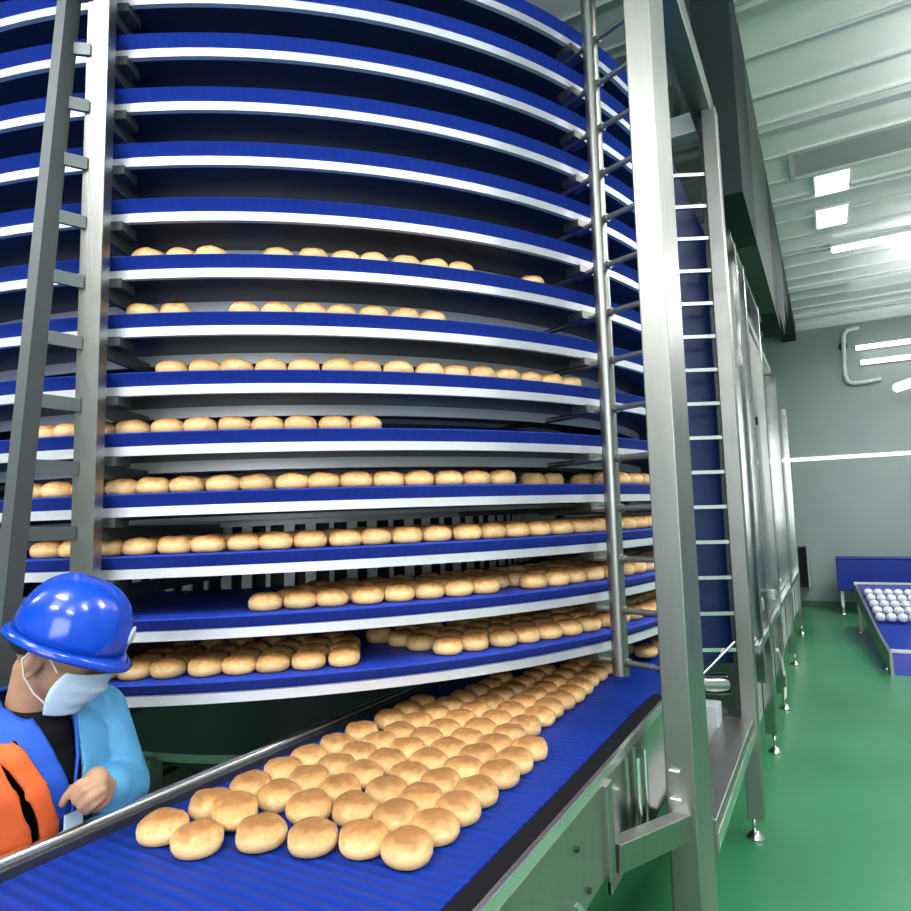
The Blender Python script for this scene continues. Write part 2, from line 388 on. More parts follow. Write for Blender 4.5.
MB().tube([lw(.03, .10, .70), lw(L_ - .02, .10, .70)], .055, 20).build('return_roller', polished, ld)

# ------------------------------------------------------------------ machinery farther along the aisle
mc = empty('steel_machine_enclosure', (-.44, 4.7, 0)); tag(mc, 'long stainless steel machine enclosure on legs along the aisle behind the tower', 'machine')
def mbx(x0, x1, y0, y1, z0, z1, nm, m, bev=.004): return MB().box(x0 + .44, x1 + .44, y0 - 4.7, y1 - 4.7, z0, z1).build(nm, m, mc, bevel=bev)
for (y, w, zt) in ((4.35, .05, 3.27), (4.83, .07, 3.30), (5.9, .07, 3.28), (7.6, .12, 3.0), (9.5, .12, 2.9)):
    if y > 4.4: foot(.02, y - 4.7, mc, .12)
    mbx(-.47, -.40, y - w / 2, y + w / 2, .12 if y > 4.4 else .55, zt, 'leg_post', polished)
mbx(-.47, -.41, 4.2, 6.3, 3.26, 3.31, 'top_rail', rail_m); mbx(-.47, -.42, 4.9, 7.2, 2.96, 3.0, 'middle_rail', rail_m)
mbx(-.46, -.41, 4.2, 9.6, .74, .79, 'lower_rail', rail_m)
mbx(-.47, -.44, 4.2, 4.8, .80, 3.25, 'side_panel', polished)
mbx(-.47, -.44, 4.87, 5.86, .80, 2.95, 'side_panel', steel)
mbx(-.49, -.46, 5.94, 7.54, .80, 3.20, 'side_panel', mat('dark_glass_panel', (.05, .055, .065), .15, .6))
mbx(-.47, -.44, 7.66, 9.4, .80, 2.85, 'side_panel', polished)
mbx(-.50, -.47, 4.2, 9.4, .25, .73, 'lower_panel', mat('tinted_panel', (.25, .3, .28), .12, .9))
for y, z in ((5.2, 2.2), (6.1, 2.0), (6.1, 1.7), (6.1, 1.35)): mbx(-.44, -.415, y, y + .03, z, z + .06, 'latch', rubber, 0)
for y, z in ((4.5, .95), (4.9, 1.0), (5.5, .9), (6.2, .92)): mbx(-.44, -.40, y, y + .06, z, z + .07, 'bracket', rail_m)
MB().tube([(.03, .7, .55), (.03, 1.0, .42), (.03, 1.2, .25), (.03, 1.15, .10)], .012, 8).build('hose', whiteplastic, mc)
cb = empty('control_box', (-.42, 11.9, .35)); tag(cb, 'black control box with grey cover at the back wall beside the steel machine', 'control box')
MB().box(-.12, .04, 0, .38, 0, .62).build('body', rubber, cb, bevel=.01); MB().box(.04, .08, -.02, .38, -.02, .66).build('cover', mat('box_cover', (.33, .38, .38), .4), cb, bevel=.01)

# ------------------------------------------------------------------ straight discharge conveyor
BZ = .90; BL, BR = -1.405, -.624; BY0, BY1 = -.6, 3.05
dc = empty('discharge_conveyor', (-1.0, 1.2, 0)); tag(dc, 'straight blue belt discharge conveyor leading from the spiral tower toward the camera', 'conveyor')
def dbx(x0, x1, y0, y1, z0, z1, nm, m, bev=0, par=None): return MB().box(x0 + 1, x1 + 1, y0 - 1.2, y1 - 1.2, z0, z1).build(nm, m, par or dc, bevel=bev)
sl = MB(); vv = []
ys = [BY0, 1.0, 2.3, 2.7, 3.0, 3.229]
hz = [BZ, BZ, BZ, BZ + .012, BZ + .035, surfz(0, -2 * PI) ]
for y, h in zip(ys, hz):
    for x, z in ((BL, h), (BR if y < 2.6 else RO + CX, h), (BR if y < 2.6 else RO + CX, h - .03), (BL, h - .03)): vv.append((x + 1, y - 1.2, z))
ff = [(0, 1, 2, 3), tuple(reversed(range(20, 24)))]
for i in range(5):
    for j in range(4): ff.append((i * 4 + j, i * 4 + 4 + j, i * 4 + 4 + (j + 1) % 4, i * 4 + (j + 1) % 4))
sl.add(vv, ff).build('belt', belt_flat, dc)
dbx(BL, BR, BY0, 2.4, .74, .765, 'return_belt', blue_panel)
dbx(BR + .003, -.562, BY0, 2.5, .72, .899, 'side_guard', rubber)
dbx(-.562, -.548, BY0, 2.5, .885, .915, 'side_rail', rail_m, .002)
sp1 = dbx(-.560, -.548, BY0, 1.66, .665, .884, 'side_panel', steel, .001)
sp1['label'] = 'plain side panel with bolts'
for y, z in ((1.45, .82), (1.52, .70)): 
    MB().tube([(1 - .549, y - 1.2, z), (1 - .540, y - 1.2, z)], .007, 10).build('bolt', darksteel, sp1)
sp2 = dbx(-.560, -.550, 1.70, 2.5, .60, .884, 'side_panel', polished, .001); sp2['label'] = 'mirror-polished side panel'
dbx(-.556, -.536, 1.655, 1.705, .655, .884, 'panel_joint', steel, .002)
for x in (1.95, 2.03): MB().tube([(1 - .535, x - 1.2, .62), (1 - .535, x - 1.2, .86)], .007, 10).build('adjusting_rod', rail_m, dc)
v = [(1 - .548, 1.66 - 1.2, .73), (1 - .548, 1.66 - 1.2, .655), (1 - .44, 2.06 - 1.2, .585), (1 - .44, 2.06 - 1.2, .655), (1 - .50, 1.78 - 1.2, .715)]
w = [(x - .03, y + .03, z) for x, y, z in v]
MB().bar((1 - .55, 1.72 - 1.2, .685), (1 - .44, 2.07 - 1.2, .645), .05, .07).build('post_bracket', steel, dc, bevel=.003)
for z in (.80, .72): MB().tube([(1 - .47, 2.055 - 1.2, z), (1 - .44, 2.055 - 1.2, z)], .006, 8).build('bolt', rail_m, dc)
dbx(BL - .018, BL - .002, BY0, 2.32, .80, .918, 'side_guard', mat('dark_guard', (.10, .10, .11), .3, .8))
MB().tube([(1 + BL - .028, BY0 - 1.2, .925), (1 + BL - .028, 2.32 - 1.2, .925)], .013, 12).build('side_rail', rail_m, dc)
dbx(BL - .03, BL - .02, BY0, 2.3, .70, .90, 'side_panel', steel)
for y in (-.3, .7):
    for x in (BL + .0, BR - .03):
        dbx(x, x + .05, y, y + .05, .12, .73, 'leg', steel); foot(1 + x + .025, y + .025 - 1.2, dc, .13)
    dbx(BL + .05, BR - .03, y + .01, y + .04, .30, .34, 'leg_brace', steel)
dbx(-1.25, -.60, BY0, 1.95, .30, .36, 'underbelt_panel', rubber); dbx(-.70, -.63, 1.6, 1.66, .05, .73, 'leg', steel)  # flat black panel under the belt
h_ = MB().tube([(1 - .54, 1.42 - 1.2, .72), (1 - .52, 1.44 - 1.2, .69), (1 - .52, 1.46 - 1.2, .64)], .007, 8).build('latch', rail_m, dc)
# ------------------------------------------------------------------ conveyors at the far right
tc_ = empty('transverse_conveyor', (1.2, 11.6, 0)); tag(tc_, 'blue sided conveyor crossing in front of the back wall', 'conveyor')
bright_blue = mat('blue_side_cover', (.003, .025, .27), .35, spec=.3)
def q_(nm, m, *a, bev=0): return MB().box(a[0] - 1.2, a[1] - 1.2, a[2] - 11.6, a[3] - 11.6, a[4], a[5]).build(nm, m, tc_, bevel=bev)
q_('side_cover', bright_blue, .02, 2.9, 11.38, 11.42, .36, .84, bev=.01)
MB().tube([(.02 - 1.2, -.20, .84), (2.9 - 1.2, -.20, .84)], .03, 10).build('edge_roll', bright_blue, tc_)
q_('belt', belt_flat, .02, 2.9, 11.42, 11.9, .80, .83)
for x in (.05, 2.8):
    for y in (11.44, 11.85):
        q_('leg', whiteplastic, x, x + .04, y, y + .04, .12, .80); foot(x - 1.18, y - 11.58, tc_, .13)
# inclined conveyor with rows of white dough balls
ic = empty('inclined_conveyor', (.8, 8.8, 0)); tag(ic, 'steel sided inclined conveyor on the right carrying rows of white dough balls', 'conveyor')
NE = Vector((.385, 7.45, .10)); FE = Vector((.20, 10.1, .60)); WID = 1.05
sdir = (NE - FE).normalized(); lat = Vector((1, .05, 0)).normalized()
O_ = Vector((.8, 8.8, 0))
def ip(t, w, h): return FE + (NE - FE) * t + lat * w + Vector((0, 0, h)) - O_
for w in (0, WID):
    v = [ip(0, w, 0), ip(.75, w, .05), ip(1, w, .11), ip(1, w, -.12), ip(.7, w, -.16), ip(0, w, -.16)]
    v2 = [p + lat * .03 for p in v]
    MB().add(v + v2, [(0, 1, 2, 3, 4, 5), (11, 10, 9, 8, 7, 6)] + [(i, i + 6, (i + 1) % 6 + 6, (i + 1) % 6) for i in range(6)]).build('side_plate', steel, ic, bevel=.003)
def quad(name, m, t0, t1, h, th=.02, w0=.03, w1=WID):
    v = [ip(t0, w0, h), ip(t0, w1, h), ip(t1, w1, h), ip(t1, w0, h)]; v2 = [p - Vector((0, 0, th)) for p in v]
    MB().add(v + v2, [(0, 1, 2, 3), (7, 6, 5, 4), (0, 4, 5, 1), (1, 5, 6, 2), (2, 6, 7, 3), (3, 7, 4, 0)]).build(name, m, ic)
quad('belt', belt_flat, 0, .93, -.02)
MB().bar(ip(0, 0, .0), ip(0, WID + .03, .0), .03, .03).build('end_bar', rail_m, ic)
v = [ip(.90, .03, .02), ip(.90, WID, .02), ip(1, WID, .09), ip(1, .03, .09), ip(1, WID, -.12), ip(1, .03, -.12)]
MB().bar(ip(.90, .03, .03), ip(.90, WID, .03), .04, .03).build('cross_bar', satin, ic)
v = [ip(.92, .03, .02), ip(.92, WID, .02), ip(1.0, WID, -.12), ip(1.0, .03, -.12)]; v2 = [p + Vector((0, .03, -.02)) for p in v]
MB().add(v + v2, [(0, 1, 2, 3), (7, 6, 5, 4), (0, 4, 5, 1), (1, 5, 6, 2), (2, 6, 7, 3), (3, 7, 4, 0)]).build('end_cover', bright_blue, ic)
for t in (.12, .92):
    for w in (.015, WID + .015):
        p = ip(t, w, -.16)
        if p.z > .06: MB().box(p.x - .02, p.x + .02, p.y - .02, p.y + .02, .03, p.z).build('leg', steel, ic)
        MB().lathe([(.04, 0), (.04, .01), (.02, .03)], 14, Matrix.Translation((p.x, p.y, 0))).build('levelling_foot', rail_m, ic)
dough = mat('white_dough', (.80, .80, .82), .5)
me = MB().lathe([(.02, 0), (.042, .012), (.05, .04), (.042, .067), (.02, .08), (.004, .083)], 14).mesh('dough_ball', dough)
for r in range(5):
    for c in range(9):
        o = bpy.data.objects.new('dough_ball', me); COL.objects.link(o)
        p = ip(.20 + r * .085, .10 + c * .103, -.005) + O_
        o.location = p; o.scale = (1.02, 1.15, 1.1)
        tag(o, '%s white dough ball from the left, %s row, inclined conveyor' % (ORD[c], ['farthest', 'second farthest', 'middle', 'second nearest', 'nearest'][r]), 'dough ball', 'dough balls in row %s' % ['farthest', 'second', 'middle', 'fourth', 'nearest'][r])
# ------------------------------------------------------------------ pipe and tubes on the back wall
pm = mat('white_pipe', (.9, .9, .9), .3)
pts = [(.62, 12.2, 4.50), (.46, 12.2, 4.49), (.40, 12.2, 4.42), (.385, 12.2, 4.2), (.37, 12.2, 3.9), (.37, 12.2, 3.75), (.40, 12.2, 3.64), (.47, 12.2, 3.60), (.60, 12.2, 3.60), (.86, 12.2, 3.62)]
pp = empty('wall_pipe', (.5, 12.2, 3.6)); tag(pp, 'white bent pipe on the back wall below the ceiling', 'pipe')
MB().tube([(x - .5, 0, z - 3.6) for x, y, z in pts], .032, 12).build('pipe', pm, pp)
MB().tube([(-.12, 0, .64), (-.12, .10, .64)], .06, 12).build('wall_clamp', rubber, pp)
tm = mat('fluorescent_tube', (1, 1, 1), .3, emit=((1, 1, 1), 2.2))
for (xa, za, xb, zb, ya, lab) in ((.55, 4.17, 2.3, 4.07, 12.2, 'upper glowing fluorescent tube on the back wall'), (.60, 3.92, 2.3, 3.84, 12.2, 'lower glowing fluorescent tube on the back wall')):
    o = empty('fluorescent_lamp', (xa, ya, za)); tag(o, lab, 'lamp')
    MB().tube([(0, 0, 0), (xb - xa, 0, 0)], .04, 10).build('tube', tm, o); MB().box(0, xb - xa, .04, .085, -.03, .03).build('housing', lampbody, o)
o = empty('fluorescent_lamp', (1.03, 12.0, 3.42)); tag(o, 'slanting bright fluorescent lamp low at the right end of the back wall', 'lamp')
MB().tube([(0, 0, 0), (.9, -1.2, .12)], .07, 12).build('tube', tm, o); MB().bar((.45, -.6, .12), (.45, -.6, 1.2), .02, .02).build('hanger', pm, o)

# ------------------------------------------------------------------ buns
def bun_mesh(seed):
    r = random.Random(seed); prof = [(.0, .0), (.038, .0), (.046, .004), (.0505, .013), (.0515, .025), (.0485, .037), (.0415, .045), (.030, .050), (.015, .0525), (.0, .053)]
    n = 22; v = [(0, 0, 0)]; f = []
    off = Vector((seed * 3.1, seed * 1.7, 0))
    for rr, z in prof[1:-1]:
        for k in range(n):
            a = 2 * PI * k / n; p = Vector((rr * math.cos(a), rr * math.sin(a), z))
            d = noise.noise(p * 22 + off); s = 1 + .07 * d
            v.append((p.x * s, p.y * s * (1 + .03 * math.sin(seed)), p.z * (1 + .10 * noise.noise(p * 35 + off)) if z > .001 else 0))
    v.append((0, 0, .053 * (1 + .05 * r.uniform(-1, 1)))); m = len(prof) - 2
    for k in range(n): f.append((0, 1 + (k + 1) % n, 1 + k)); f.append((len(v) - 1, 1 + (m - 1) * n + k, 1 + (m - 1) * n + (k + 1) % n))
    for i in range(m - 1):
        for k in range(n): f.append((1 + i * n + k, 1 + i * n + (k + 1) % n, 1 + (i + 1) * n + (k + 1) % n, 1 + (i + 1) * n + k))
    return v, f
BM = [bun_mesh(i) for i in range(6)]
BMESH = []
for v, f in BM: BMESH.append(MB().add(v, f, True).mesh('bun', bun_m))
rnd = random.Random(3)
things = []; stuff = MB()
def bun(x, y, z, label, group, tilt=(0, 0)):
    o = bpy.data.objects.new('bun', BMESH[rnd.randrange(6)]); COL.objects.link(o)
    o.location = (x, y, z); o.rotation_euler = (tilt[0], tilt[1], rnd.uniform(0, 6.28))
    tag(o, label, 'bun', group); things.append(o)
    return o
# belt buns: columns across the belt
cols = {-1.28: [.939, 1.065, 1.18, 1.289, 1.389, 1.497, 1.62, 1.76], -1.173: [.935, 1.047, 1.17, 1.268, 1.366, 1.463, 1.565, 1.665], -1.068: [1.015, 1.15, 1.259, 1.355, 1.452, 1.555, 1.65],
        -.963: [1.055, 1.187, 1.305, 1.403, 1.50, 1.60, 1.70], -.862: [1.098, 1.20, 1.298, 1.396, 1.494, 1.592, 1.69], -.763: [1.10, 1.197, 1.295, 1.393, 1.514, 1.612, 1.71]}
def lb(y):
    P = [(1.7, -1.34), (1.91, -1.30), (2.07, -1.24), (2.28, -1.21), (2.49, -1.10), (2.7, -.96), (3.1, -.90)]
    for (a, u), (b, w) in zip(P, P[1:]):
        if a <= y <= b: return u + (w - u) * (y - a) / (b - a)
    return -1.4 if y < 1.7 else -.9
for x, ys_ in cols.items():
    y = ys_[-1] + .1
    while y < 3.0:
        if x > lb(y) - .03 and not (x > -.8 and 1.74 < y): ys_.append(y)
        y += .100
special = {(-1.28, 0): 'leftmost bun of the belt, nearest the left rail and the person', (-1.173, 0): 'bun at the near left end of the belt, touching the leftmost bun', (-1.068, 0): 'bun standing slightly apart, third from the left at the near edge',
           (-.963, 0): 'bun at the near edge, fourth from the left along the front', (-.862, 0): 'bun at the near edge, second from the right along the front', (-.763, 0): 'frontmost bun at the near right corner of the batch on the belt',
           (-1.28, 1): 'bun partly under the tilted bun behind the leftmost pair', (-1.173, 1): 'tilted bun leaning on its neighbour behind the leftmost pair'}
cname = {-1.28: 'first row from the left rail', -1.173: 'second row from the left rail', -1.068: 'third row from the left rail', -.963: 'third row from the right edge', -.862: 'second row from the right edge', -.763: 'outermost row on the right'}
for x, ys_ in cols.items():
    for i, y in enumerate(ys_):
        h = BZ if y < 2.35 else BZ + (.012 * (y - 2.3) / .4 if y < 2.7 else .012 + .025 * (y - 2.7) / .3)
        z = h + .001; tilt = (0, 0); xx = x + rnd.uniform(-.005, .005); yy = y + rnd.uniform(-.004, .004)
        if x == -1.173 and i == 1: z += .014; tilt = (0, R_(-9)); xx -= .012
        lab = special.get((x, i)) or '%s nearest bun, %s, straight belt' % (ORD[i], cname[x])
        bun(xx, yy, z, 'golden ' + lab, 'buns in the %s of the straight belt' % cname[x], tilt)
bun(-.745, 2.93, .945, 'lone bun at the belt corner behind the round upright, right of the others', None)
bun(-.70, 3.06, .958, 'half hidden bun entering the straight belt beside the big steel post', None)
# tier buns
tier = []   # (k, angle, r, row)
def arc(k, a0, a1, row, skip=0, jit=.0):
    r = RO - .085 - row * .108; st = .1045 / r; a = R_(a0) + rnd.uniform(0, st)
    while a < R_(a1):
        if rnd.random() >= skip: tier.append((k, a + rnd.uniform(-.06, .06) * st, r + rnd.uniform(-.006, .006), row))
        a += st
for row in range(4):
    arc(0, -71.5, -43.5 - row * .4, row); arc(0, -38.6 - row * .9, 4, row, .03)
    arc(1, -52.5 + row * 1.2, 5, row, .02); 
    if row < 4: arc(2, -71.5, 6, row, .02)
arc(1, -62.3, -60.5, 1)
for row in range(2):
    arc(3, -71.5, -29, row, 0); arc(3, -18, 4, row)
    arc(4, -71.5, -41, row, 0); arc(6, -60.5, -20.5, row, .03)
arc(5, -60.3, -21, 0, .05); arc(5, -71.5, -64, 0); 
arc(6, -71.5, -64, 0) if False else None
tier = [t for t in tier if t[0] not in (5, 6)]
for row in (0, 1):
    arc(5, -60.3, -21, row, .04); arc(6, -62, -35, row, .22); arc(7, -63, -26, row, .25)
arc(3, -28, -20, 1, .3)
tn = {0: 'lowest tier', 1: 'second lowest tier', 2: 'third lowest tier', 3: 'fourth lowest tier', 4: 'fifth lowest tier', 5: 'sixth lowest tier', 6: 'seventh lowest tier', 7: 'eighth lowest tier'}
C2 = Vector((0, 0, CAM_Z))
def pos(t):
    k, a, r, row = t
    return Vector((CX + r * math.cos(a), CY + r * math.sin(a), surfz(k, a) + .001))
def score(t):
    p = pos(t); d = (p - C2).length
    return d + t[3] * (.25 if t[0] < 2 else .8 if t[0] == 2 else 1.5)
tier.sort(key=score)
NIND = 300 - len(things)
rown = ['outer row', 'second row in', 'third row in', 'fourth row in']
rank = {}
for t in sorted(tier, key=lambda t: t[1]): q = (t[0], t[3]); rank.setdefault(q, []).append(t)
rank = {t: i for q in rank for i, t in enumerate(rank[q])}
for i, t in enumerate(tier):
    p = pos(t)
    if i < NIND:
        bun(p.x, p.y, p.z, '%s bun from the left, %s, %s of the spiral' % (ORD[rank[t]], rown[t[3]], tn[t[0]]), 'buns in the %s on the %s of the spiral' % (rown[t[3]], tn[t[0]]))
    else:
        v, f = BM[rnd.randrange(6)]
        stuff.add([Vector(q) + p for q in v], f, True)
# a world-space copy of the crust colouring for the merged far buns (same colours, no height banding)
bun_flat = mat('baked_bun_crust_far', (.70, .42, .17), .55, var=.18, scale=30, bump=.3, bscale=90)
tag(stuff.build('bun_rows', bun_flat), 'remaining small golden buns deeper and higher on the spiral tiers', 'buns', kind='stuff')

# ------------------------------------------------------------------ person behind the left rail
def blob(name, balls, voxel, m, smooth_it=6):
    """balls: (centre, radii, rotation matrix or None) -> one closed remeshed surface"""
    bm = bmesh.new()
    for c, r, rot in balls:
        if not isinstance(r, (tuple, list)): r = (r, r, r)
        T = Matrix.Translation(c) @ (rot.to_4x4() if rot else Matrix.Identity(4)) @ Matrix.Diagonal((*r, 1))
        bmesh.ops.create_icosphere(bm, subdivisions=3, radius=1, matrix=T)
    me = bpy.data.meshes.new('tmp'); bm.to_mesh(me); bm.free()
    o = bpy.data.objects.new('tmp', me); COL.objects.link(o)
    r = o.modifiers.new('r', 'REMESH'); r.mode = 'VOXEL'; r.voxel_size = voxel; r.use_smooth_shade = True
    if smooth_it:
        q = o.modifiers.new('s', 'SMOOTH'); q.factor = .5; q.iterations = smooth_it
    dg = bpy.context.evaluated_depsgraph_get(); res = bpy.data.meshes.new_from_object(o.evaluated_get(dg)); res.name = name
    bpy.data.objects.remove(o); bpy.data.meshes.remove(me)
    res.materials.clear(); res.materials.append(m)
    res.polygons.foreach_set('use_smooth', [True] * len(res.polygons))
    return res
def limb(a, b, ra, rb, n=None, sq=1):
    a = Vector(a); b = Vector(b); L = (b - a).length; n = n or max(3, int(L / (min(ra, rb) * .35)))
    return [(a.lerp(b, i / n), ra + (rb - ra) * i / n, None) for i in range(n + 1)]
def cutmesh(me, keep, name):
    bm = bmesh.new(); bm.from_mesh(me)
    bmesh.ops.delete(bm, geom=[f for f in bm.faces if not keep(f.calc_center_median())], context='FACES')
    for it in range(25):
        new = {}
        for vt in bm.verts:
            be = [e for e in vt.link_edges if e.is_boundary]
            if len(be) == 2: new[vt] = vt.co * .5 + (be[0].other_vert(vt).co + be[1].other_vert(vt).co) * .25
        for vt, c in new.items(): vt.co = c
    r = bpy.data.meshes.new(name); bm.to_mesh(r); bm.free(); r.materials.clear(); return r
def put(name, me, m, parent, solid=0):
    if not me.materials: me.materials.append(m)
    me.polygons.foreach_set('use_smooth', [True] * len(me.polygons))
    o = bpy.data.objects.new(name, me); COL.objects.link(o); o.parent = parent
    if solid: q = o.modifiers.new('solid', 'SOLIDIFY'); q.thickness = solid; q.offset = 1
    return o
skin = mat('skin', (.42, .24, .145), .5, var=.06, scale=20); skin.node_tree.nodes['Principled BSDF'].inputs['Subsurface Weight'].default_value = .05
hair_m = mat('black_hair', (.012, .01, .01), .6, bump=.4, bscale=150)
helm_m = mat('blue_helmet_plastic', (.003, .055, .50), .18, spec=.5, coat=.3)
mask_m = mat('pale_blue_mask', (.56, .74, .84), .7, bump=.1, bscale=60)
orange = mat('orange_vest_cloth', (.74, .12, .02), .65, var=.08, scale=5, bump=.8, bscale=14)
sky = mat('light_blue_cloth', (.09, .36, .66), .55, var=.08, scale=6, bump=.9, bscale=16)
royal = mat('royal_blue_cloth', (.006, .085, .52), .6, bump=.5, bscale=12)
blackc = mat('black_shirt', (.004, .0045, .006), .8, spec=.2)
NB = Vector((-1.540, .800, 1.165))            # base of neck
YB = R_(8)                                     # chest direction
F_ = Vector((math.cos(YB), math.sin(YB), 0)); L_s = Vector((-math.sin(YB), math.cos(YB), 0)); U_ = Vector((0, 0, 1))
def P_(f, l, u): return NB + F_ * f + L_s * l + U_ * u
person = empty('person', (NB.x - .10, NB.y - .02, 0))
tag(person, 'person in blue hard hat and face mask looking down at the straight belt', 'person')
OFF = -Vector(person.location)
rotB = Matrix.Rotation(YB, 3, 'Z')
HC = Vector((-1.484, .829, 1.302)); YH = R_(44); PH = R_(25)
RH = Matrix.Rotation(YH, 3, 'Z') @ Matrix.Rotation(PH, 3, 'Y') @ Matrix.Rotation(R_(3), 3, 'X')
def H_(x, y, z): return HC + RH @ Vector((x, y, z))
def hb(x, y, z, rx, ry, rz): return (H_(x, y, z), (rx, ry, rz), RH)
body = [hb(-.005, 0, .02, .096, .076, .092), hb(.015, 0, -.035, .075, .062, .075), hb(.045, 0, -.083, .042, .042, .036), hb(.03, 0, -.06, .055, .052, .045),
        hb(.082, 0, -.030, .016, .011, .024), hb(.092, 0, -.042, .014, .013, .011), hb(.070, 0, .012, .024, .055, .012), hb(.078, 0, -.072, .012, .022, .010)]
for sgn in (-1, 1):
    body += [hb(-.024, sgn * .074, -.022, .020, .009, .032), hb(-.030, sgn * .082, -.018, .012, .008, .024), hb(-.020, sgn * .077, -.048, .009, .006, .012), hb(.06, sgn * .035, -.035, .025, .022, .022)]
body += limb(H_(-.025, 0, -.06), P_(-.01, 0, -.02), .048, .053)
def torso(g):
    t = []
    for f, u, rx, ry in ((-.015, -.03, .062, .10), (-.02, -.075, .085, .165), (-.02, -.13, .10, .168), (-.035, -.19, .105, .160), (-.060, -.25, .102, .150), (-.09, -.31, .10, .145), (-.11, -.37, .10, .15), (-.13, -.44, .105, .165)):
        t.append((f, u, rx, ry))
    r = []
    for (f0, u0, a0, b0), (f1, u1, a1, b1) in zip(t, t[1:]):
        for i in range(6):
            q = i / 6; r.append((P_(f0 + (f1 - f0) * q, 0, u0 + (u1 - u0) * q), (a0 + (a1 - a0) * q + g, b0 + (b1 - b0) * q + g, .035 + g), rotB))
    return r
body += torso(-.005)
ls, le, lwr = P_(-.02, .165, -.055), P_(.045, .190, -.220), Vector((-1.430, .895, .992))
rs, re_, rw = P_(-.02, -.165, -.055), P_(-.05, -.215, -.29), P_(.01, -.13, -.35)
def arms(g): return limb(ls, le, .052 + g, .043 + g) + limb(le, lwr, .042 + g, .029 + g * .6) + limb(rs, re_, .052 + g, .043 + g) + limb(re_, rw, .042 + g, .03 + g)
body += arms(-.004)
hip = P_(-.14, 0, -.45)
for sgn in (-1, 1):
    k_ = hip + L_s * .10 * sgn + F_ * .06 + U_ * (-.31); a_ = hip + L_s * .11 * sgn - F_ * .10 + U_ * (-.65)
    a_.z = .06
    body += limb(hip + L_s * .085 * sgn, k_, .088, .062) + limb(k_, a_, .058, .040)
    for q in range(6): body.append((Vector((a_.x, a_.y, .04)) + F_ * (.02 + q * .028), (.035, .04, .035), None))
# left hand: palm turned up in front of the chest, index finger and thumb extended, others curled
hc = Vector((-1.408, .856, 1.003))
vr = cr.copy(); vu = Vector((0, 0, 1)); vd = -Vector((cf.x, cf.y, 0)).normalized()   # image right, up, toward viewer
def G_(r, u, d): return hc + vr * r + vu * u + vd * d
body += limb(lwr, G_(.012, -.012, 0), .029, .030) + [(G_(.008, .002, .0), (.036, .030, .036), None), (G_(.012, .022, .0), (.030, .026, .030), None)]
def finger(pts, r0, r1):
    out = []
    for i in range(len(pts) - 1):
        t0 = i / (len(pts) - 1); t1 = (i + 1) / (len(pts) - 1)
        out += limb(G_(*pts[i]), G_(*pts[i + 1]), r0 + (r1 - r0) * t0, r0 + (r1 - r0) * t1)
    return out
body += finger([(.020, .034, .012), (-.008, .028, .030), (-.030, .006, .036), (-.040, -.010, .034)], .0110, .0085)   # index pointing down-left
body += finger([(.030, .026, .018), (.010, .020, .040), (-.008, .000, .042), (-.004, -.012, .030)], .0110, .0088)
body += finger([(.036, .014, .020), (.022, .004, .042), (.004, -.012, .042), (.006, -.020, .028)], .0105, .0085)
body += finger([(.036, -.002, .018), (.026, -.012, .038), (.010, -.024, .036), (.010, -.028, .024)], .0095, .0078)
body += finger([(-.010, .004, .004), (-.036, .008, .010), (-.056, -.006, .014), (-.068, -.020, .014)], .0135, .0095)    # thumb
rh = rw
body += [(rh + F_ * .03, (.034, .022, .036), rotB)]
for q in range(4):
    b0 = rh + F_ * .055 + U_ * (.026 - q * .017); body += limb(b0, b0 + F_ * .03 + L_s * .012, .0095, .009) + limb(b0 + F_ * .03 + L_s * .012, b0 + F_ * .035 + L_s * .034, .009, .008)
body += limb(rh + F_ * .03 + U_ * .03, rh + F_ * .065 + U_ * .05 + L_s * .02, .012, .009)
def shift(bs): return [(Vector(c) + OFF, r, m_) for c, r, m_ in bs]
put('body', blob('body', shift(body), .0042, skin, 4), skin, person)
put('hair', blob('hair', shift([hb(-.022, 0, .026, .090, .081, .078), hb(-.058, 0, -.0, .050, .062, .040)]), .006, hair_m), hair_m, person)
# eyes
for sgn in (-1, 1):
    e = MB().lathe([(.0, -.011), (.008, -.0075), (.011, 0), (.008, .0075), (.0, .011)], 14).build('eye', mat('eye_white', (.7, .68, .64), .2), person)
    e.location = H_(.071, sgn * .030, -.004) + OFF; e.rotation_euler = RH.to_euler()
# trousers
leg = [(hip + U_ * .02, (.12, .165, .09), rotB)]
for sgn in (-1, 1):
    k_ = hip + L_s * .10 * sgn + F_ * .06 + U_ * (-.31); a_ = hip + L_s * .11 * sgn - F_ * .10; a_.z = .12
    leg += limb(hip + L_s * .085 * sgn, k_, .10, .075) + limb(k_, a_, .072, .058)
put('trousers', blob('trousers', shift(leg), .009, blackc), blackc, person)
sh = []
for sgn in (-1, 1):
    a_ = hip + L_s * .11 * sgn - F_ * .10; a_.z = .05
    sh += [(a_ + F_ * (.0 + q * .03), (.045, .048, .046 - .003 * q), None) for q in range(7)]
put('shoes', blob('shoes', shift(sh), .008, rubber), rubber, person)
put('shirt', blob('shirt', shift(torso(.006) + limb(P_(-.012, 0, -.012), P_(-.015, 0, -.05), .060, .09)), .007, blackc), blackc, person)
